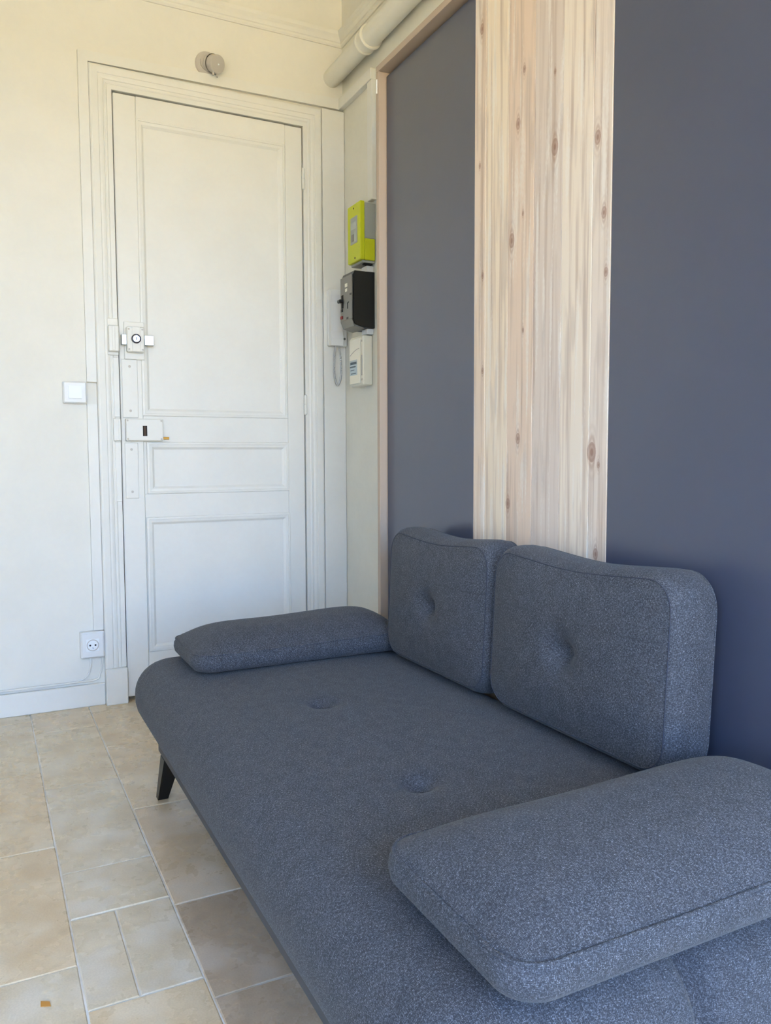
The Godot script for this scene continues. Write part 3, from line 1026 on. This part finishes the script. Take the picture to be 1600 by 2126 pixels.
	var loop := smooth_path([Vector3(-0.014, -0.114, 0.030), Vector3(-0.020, -0.170, 0.026), Vector3(-0.018, -0.240, 0.022), Vector3(-0.004, -0.280, 0.020), Vector3(0.012, -0.250, 0.018), Vector3(0.016, -0.180, 0.014), Vector3(0.008, -0.114, 0.010)], 26)
	for i in loop.size() - 1:
		var tt: Vector3 = (loop[i + 1] - loop[i]).normalized()
		var n1 := tt.cross(Vector3(0, 0, 1)).normalized()
		for k in 4:
			var g := TAU * (k / 4.0 + 0.5 * i)
			coil.append(loop[i].lerp(loop[i + 1], k / 4.0) + (n1 * cos(g) + tt.cross(n1) * sin(g)) * 0.0034)
	put("cord", tube_mesh(coil, 0.0020, 5), M.plastic, ic)
	_meters()
	# heating pipe
	var p2 := thing("heating_pipe", "thick cream painted pipe running along the side wall under the moulding", "pipe")
	st = start()
	var along := Transform3D(Basis(Vector3.RIGHT, PI / 2), Vector3(1.361, 2.520, 0))
	lathe(st, [Vector2(0.036, -0.05), Vector2(0.036, 0.375)], 32, along)
	put("pipe", done(st), M.wall_side, p2)
	st = start()
	lathe(st, [Vector2(0.036, 0.318), Vector2(0.0415, 0.3185), Vector2(0.0440, 0.323), Vector2(0.0440, 0.328), Vector2(0.0415, 0.332), Vector2(0.0395, 0.3325), Vector2(0.0395, 0.372), Vector2(0.0445, 0.3725), Vector2(0.0475, 0.377), Vector2(0.0475, 0.383), Vector2(0.0445, 0.387), Vector2(0.0400, 0.3875)], 32, along)
	put("coupling", done(st), M.wall_side, p2)
	st = start()
	lathe(st, [Vector2(0.0400, 0.375), Vector2(0.0400, ZF + 0.05)], 32, along)
	put("pipe", done(st), M.wall_side, p2)
	# scrap on the floor
	st = start()
	prism(st, [Vector2(1.729, 0.060), Vector2(1.737, 0.074), Vector2(1.751, 0.075), Vector2(1.744, 0.059)], 1, 0.0006, 0.0016)
	tag(put(numbered("leaf_scrap"), done(st), M.orange, self), "small orange diamond-shaped scrap lying on the stone floor", "scrap")

func _meters() -> void:
	# electricity meter: lime shell, grey rear body, display
	var m := thing("electricity_meter", "lime green electricity meter on the side wall above the breaker", "meter", Vector3(XR, 1.825, 0.258))
	st_put(m, "shell", box(Vector3(-0.068, -0.112, -0.060), Vector3(-0.048, 0.112, 0.060), 0.003), M.lime)
	st_put(m, "shell_base", box(Vector3(-0.048, -0.112, -0.060), Vector3(-0.004, -0.030, 0.060), 0.002), M.lime)
	st_put(m, "rear_body", box(Vector3(-0.048, -0.030, -0.058), Vector3(-0.001, 0.106, 0.0585), 0.002), M.meter_grey)
	st_put(m, "terminal_cover", box(Vector3(-0.056, -0.122, -0.054), Vector3(-0.003, -0.112, 0.054), 0.002), M.meter_grey)
	st_put(m, "display_window", box(Vector3(-0.0692, -0.042, -0.030), Vector3(-0.0675, 0.062, 0.034), 0.0005), M.meter_grey)
	st_put(m, "screen", box(Vector3(-0.0698, 0.014, -0.024), Vector3(-0.0690, 0.042, 0.028), 0.0003), M.screen)
	st_put(m, "info_label", box(Vector3(-0.0698, -0.032, -0.020), Vector3(-0.0690, -0.004, 0.004), 0.0003), M.breaker_grey)
	st_put(m, "info_label", box(Vector3(-0.0698, -0.036, 0.008), Vector3(-0.0690, 0.004, 0.028), 0.0003), M.screen)
	for q in [[0.095, 0.0], [-0.098, 0.010]]:
		var st := start()
		lathe(st, [Vector2(0, 0.0012), Vector2(0.0035, 0.0012), Vector2(0.004, 0)], 12, Transform3D(Basis(Vector3(0, 0, 1), PI / 2), Vector3(-0.068, q[0], q[1])))
		st_put(m, "screw", done(st), M.dirt)
	st_put(m, "cable_entry", box(Vector3(-0.046, -0.128, 0.030), Vector3(-0.010, -0.121, 0.050), 0.001), M.dark)
	# conduits joining the boxes
	for q in [[1.672, 1.697, "short white conduit between the green meter and the black breaker"], [1.430, 1.452, "short white conduit between the black breaker and the cream fuse box"]]:
		var cnd := put(numbered("conduit"), box(Vector3(XR - 0.030, q[0], 0.245), Vector3(XR, q[1], 0.295), 0.002), M.plastic, self)
		tag(cnd, q[2], "conduit")
	# main breaker
	var b := thing("circuit_breaker", "black main circuit breaker with grey front below the green meter", "breaker", Vector3(XR, 1.565, 0.249))
	var st2 := start()
	prism(st2, [Vector2(-0.086, -0.100), Vector2(-0.094, -0.078), Vector2(-0.094, 0.092), Vector2(-0.088, 0.105), Vector2(-0.002, 0.105), Vector2(-0.002, -0.112), Vector2(-0.045, -0.112)], 2, -0.052, 0.058)
	put("case", done(st2), M.breaker_black, b)
	st_put(b, "front_plate", box(Vector3(-0.099, -0.078, -0.056), Vector3(-0.0945, 0.092, 0.054), 0.0015), M.breaker_grey)
	st2 = start()
	prism(st2, [Vector2(-0.099, -0.0785), Vector2(-0.088, -0.106), Vector2(-0.046, -0.118), Vector2(-0.046, -0.1125), Vector2(-0.0865, -0.1005), Vector2(-0.0945, -0.0785)], 2, -0.056, 0.052)
	put("lower_lip", done(st2), M.breaker_grey, b)
	for q in [[0.050, 0.064, -0.010, 0.014], [0.032, 0.044, -0.008, 0.012]]:
		st_put(b, "rating_label", box(Vector3(-0.1000, q[0], q[2]), Vector3(-0.0992, q[1], q[3]), 0.0003), M.cream_box)
	st_put(b, "lever", box(Vector3(-0.118, -0.008, -0.048), Vector3(-0.099, 0.006, -0.022), 0.003), M.breaker_black)
	st_put(b, "lever_slot", box(Vector3(-0.1005, -0.028, -0.044), Vector3(-0.0992, 0.024, -0.026), 0.0004), M.dark)
	st_put(b, "mark", box(Vector3(-0.1002, -0.036, 0.012), Vector3(-0.0992, -0.012, 0.018), 0.0003), M.dark)
	st_put(b, "mark", box(Vector3(-0.1002, -0.014, 0.018), Vector3(-0.0992, -0.010, 0.028), 0.0003), M.dark)
	st_put(b, "button", box(Vector3(-0.103, -0.042, -0.046), Vector3(-0.0992, -0.030, -0.030), 0.001), M.black)
	st_put(b, "test_button", box(Vector3(-0.104, -0.070, -0.048), Vector3(-0.0992, -0.058, -0.030), 0.001), M.red).set_meta("label", "small red test button")
	st_put(b, "screw_hole", box(Vector3(-0.1002, -0.076, 0.004), Vector3(-0.0992, -0.068, 0.022), 0.0004), M.black)
	st_put(b, "screw_hole", box(Vector3(-0.1002, 0.012, 0.036), Vector3(-0.0992, 0.020, 0.052), 0.0004), M.black)
	# fuse box
	var f := thing("fuse_box", "small cream fuse box with a sticker below the black breaker", "fuse box", Vector3(XR, 1.330, 0.225))
	st_put(f, "body", box(Vector3(-0.044, -0.098, -0.062), Vector3(-0.001, 0.098, 0.062), 0.004), M.cream_box)
	st_put(f, "cover", box(Vector3(-0.050, -0.090, -0.056), Vector3(-0.044, 0.090, 0.044), 0.002), M.cream_box)
	st_put(f, "sticker", box(Vector3(-0.0508, -0.055, -0.052), Vector3(-0.0500, 0.006, 0.018), 0.0002), M.sticker)
	for q in [[-0.012, -0.002, -0.046, 0.014], [-0.024, -0.018, -0.050, 0.006], [-0.036, -0.033, -0.044, -0.006], [-0.050, -0.046, -0.040, 0.008]]:
		st_put(f, "printed_line", box(Vector3(-0.0511, q[0], q[2]), Vector3(-0.0507, q[1], q[3]), 0.0001), M.ink)
	var arc := []
	for i in 13:
		arc.append(Vector3(-0.0502, 0.026 + 0.022 * sin(PI * 0.5 * i / 12.0), -0.050 + 0.090 * i / 12.0))
	st_put(f, "cover_ridge", tube_mesh(arc, 0.0014, 6), M.plastic_grey)
	st_put(f, "latch", box(Vector3(-0.0475, -0.060, 0.050), Vector3(-0.0435, 0.020, 0.054), 0.0006), M.plastic_grey)
	for q in [0.072, -0.080]:
		st_put(f, "screw", box(Vector3(-0.0460, q, 0.048), Vector3(-0.0435, q + 0.008, 0.056), 0.001), M.plastic_grey)

func st_put(parent: Node, called: String, mesh: Mesh, mat: Material) -> MeshInstance3D:
	return put(called, mesh, mat, parent)
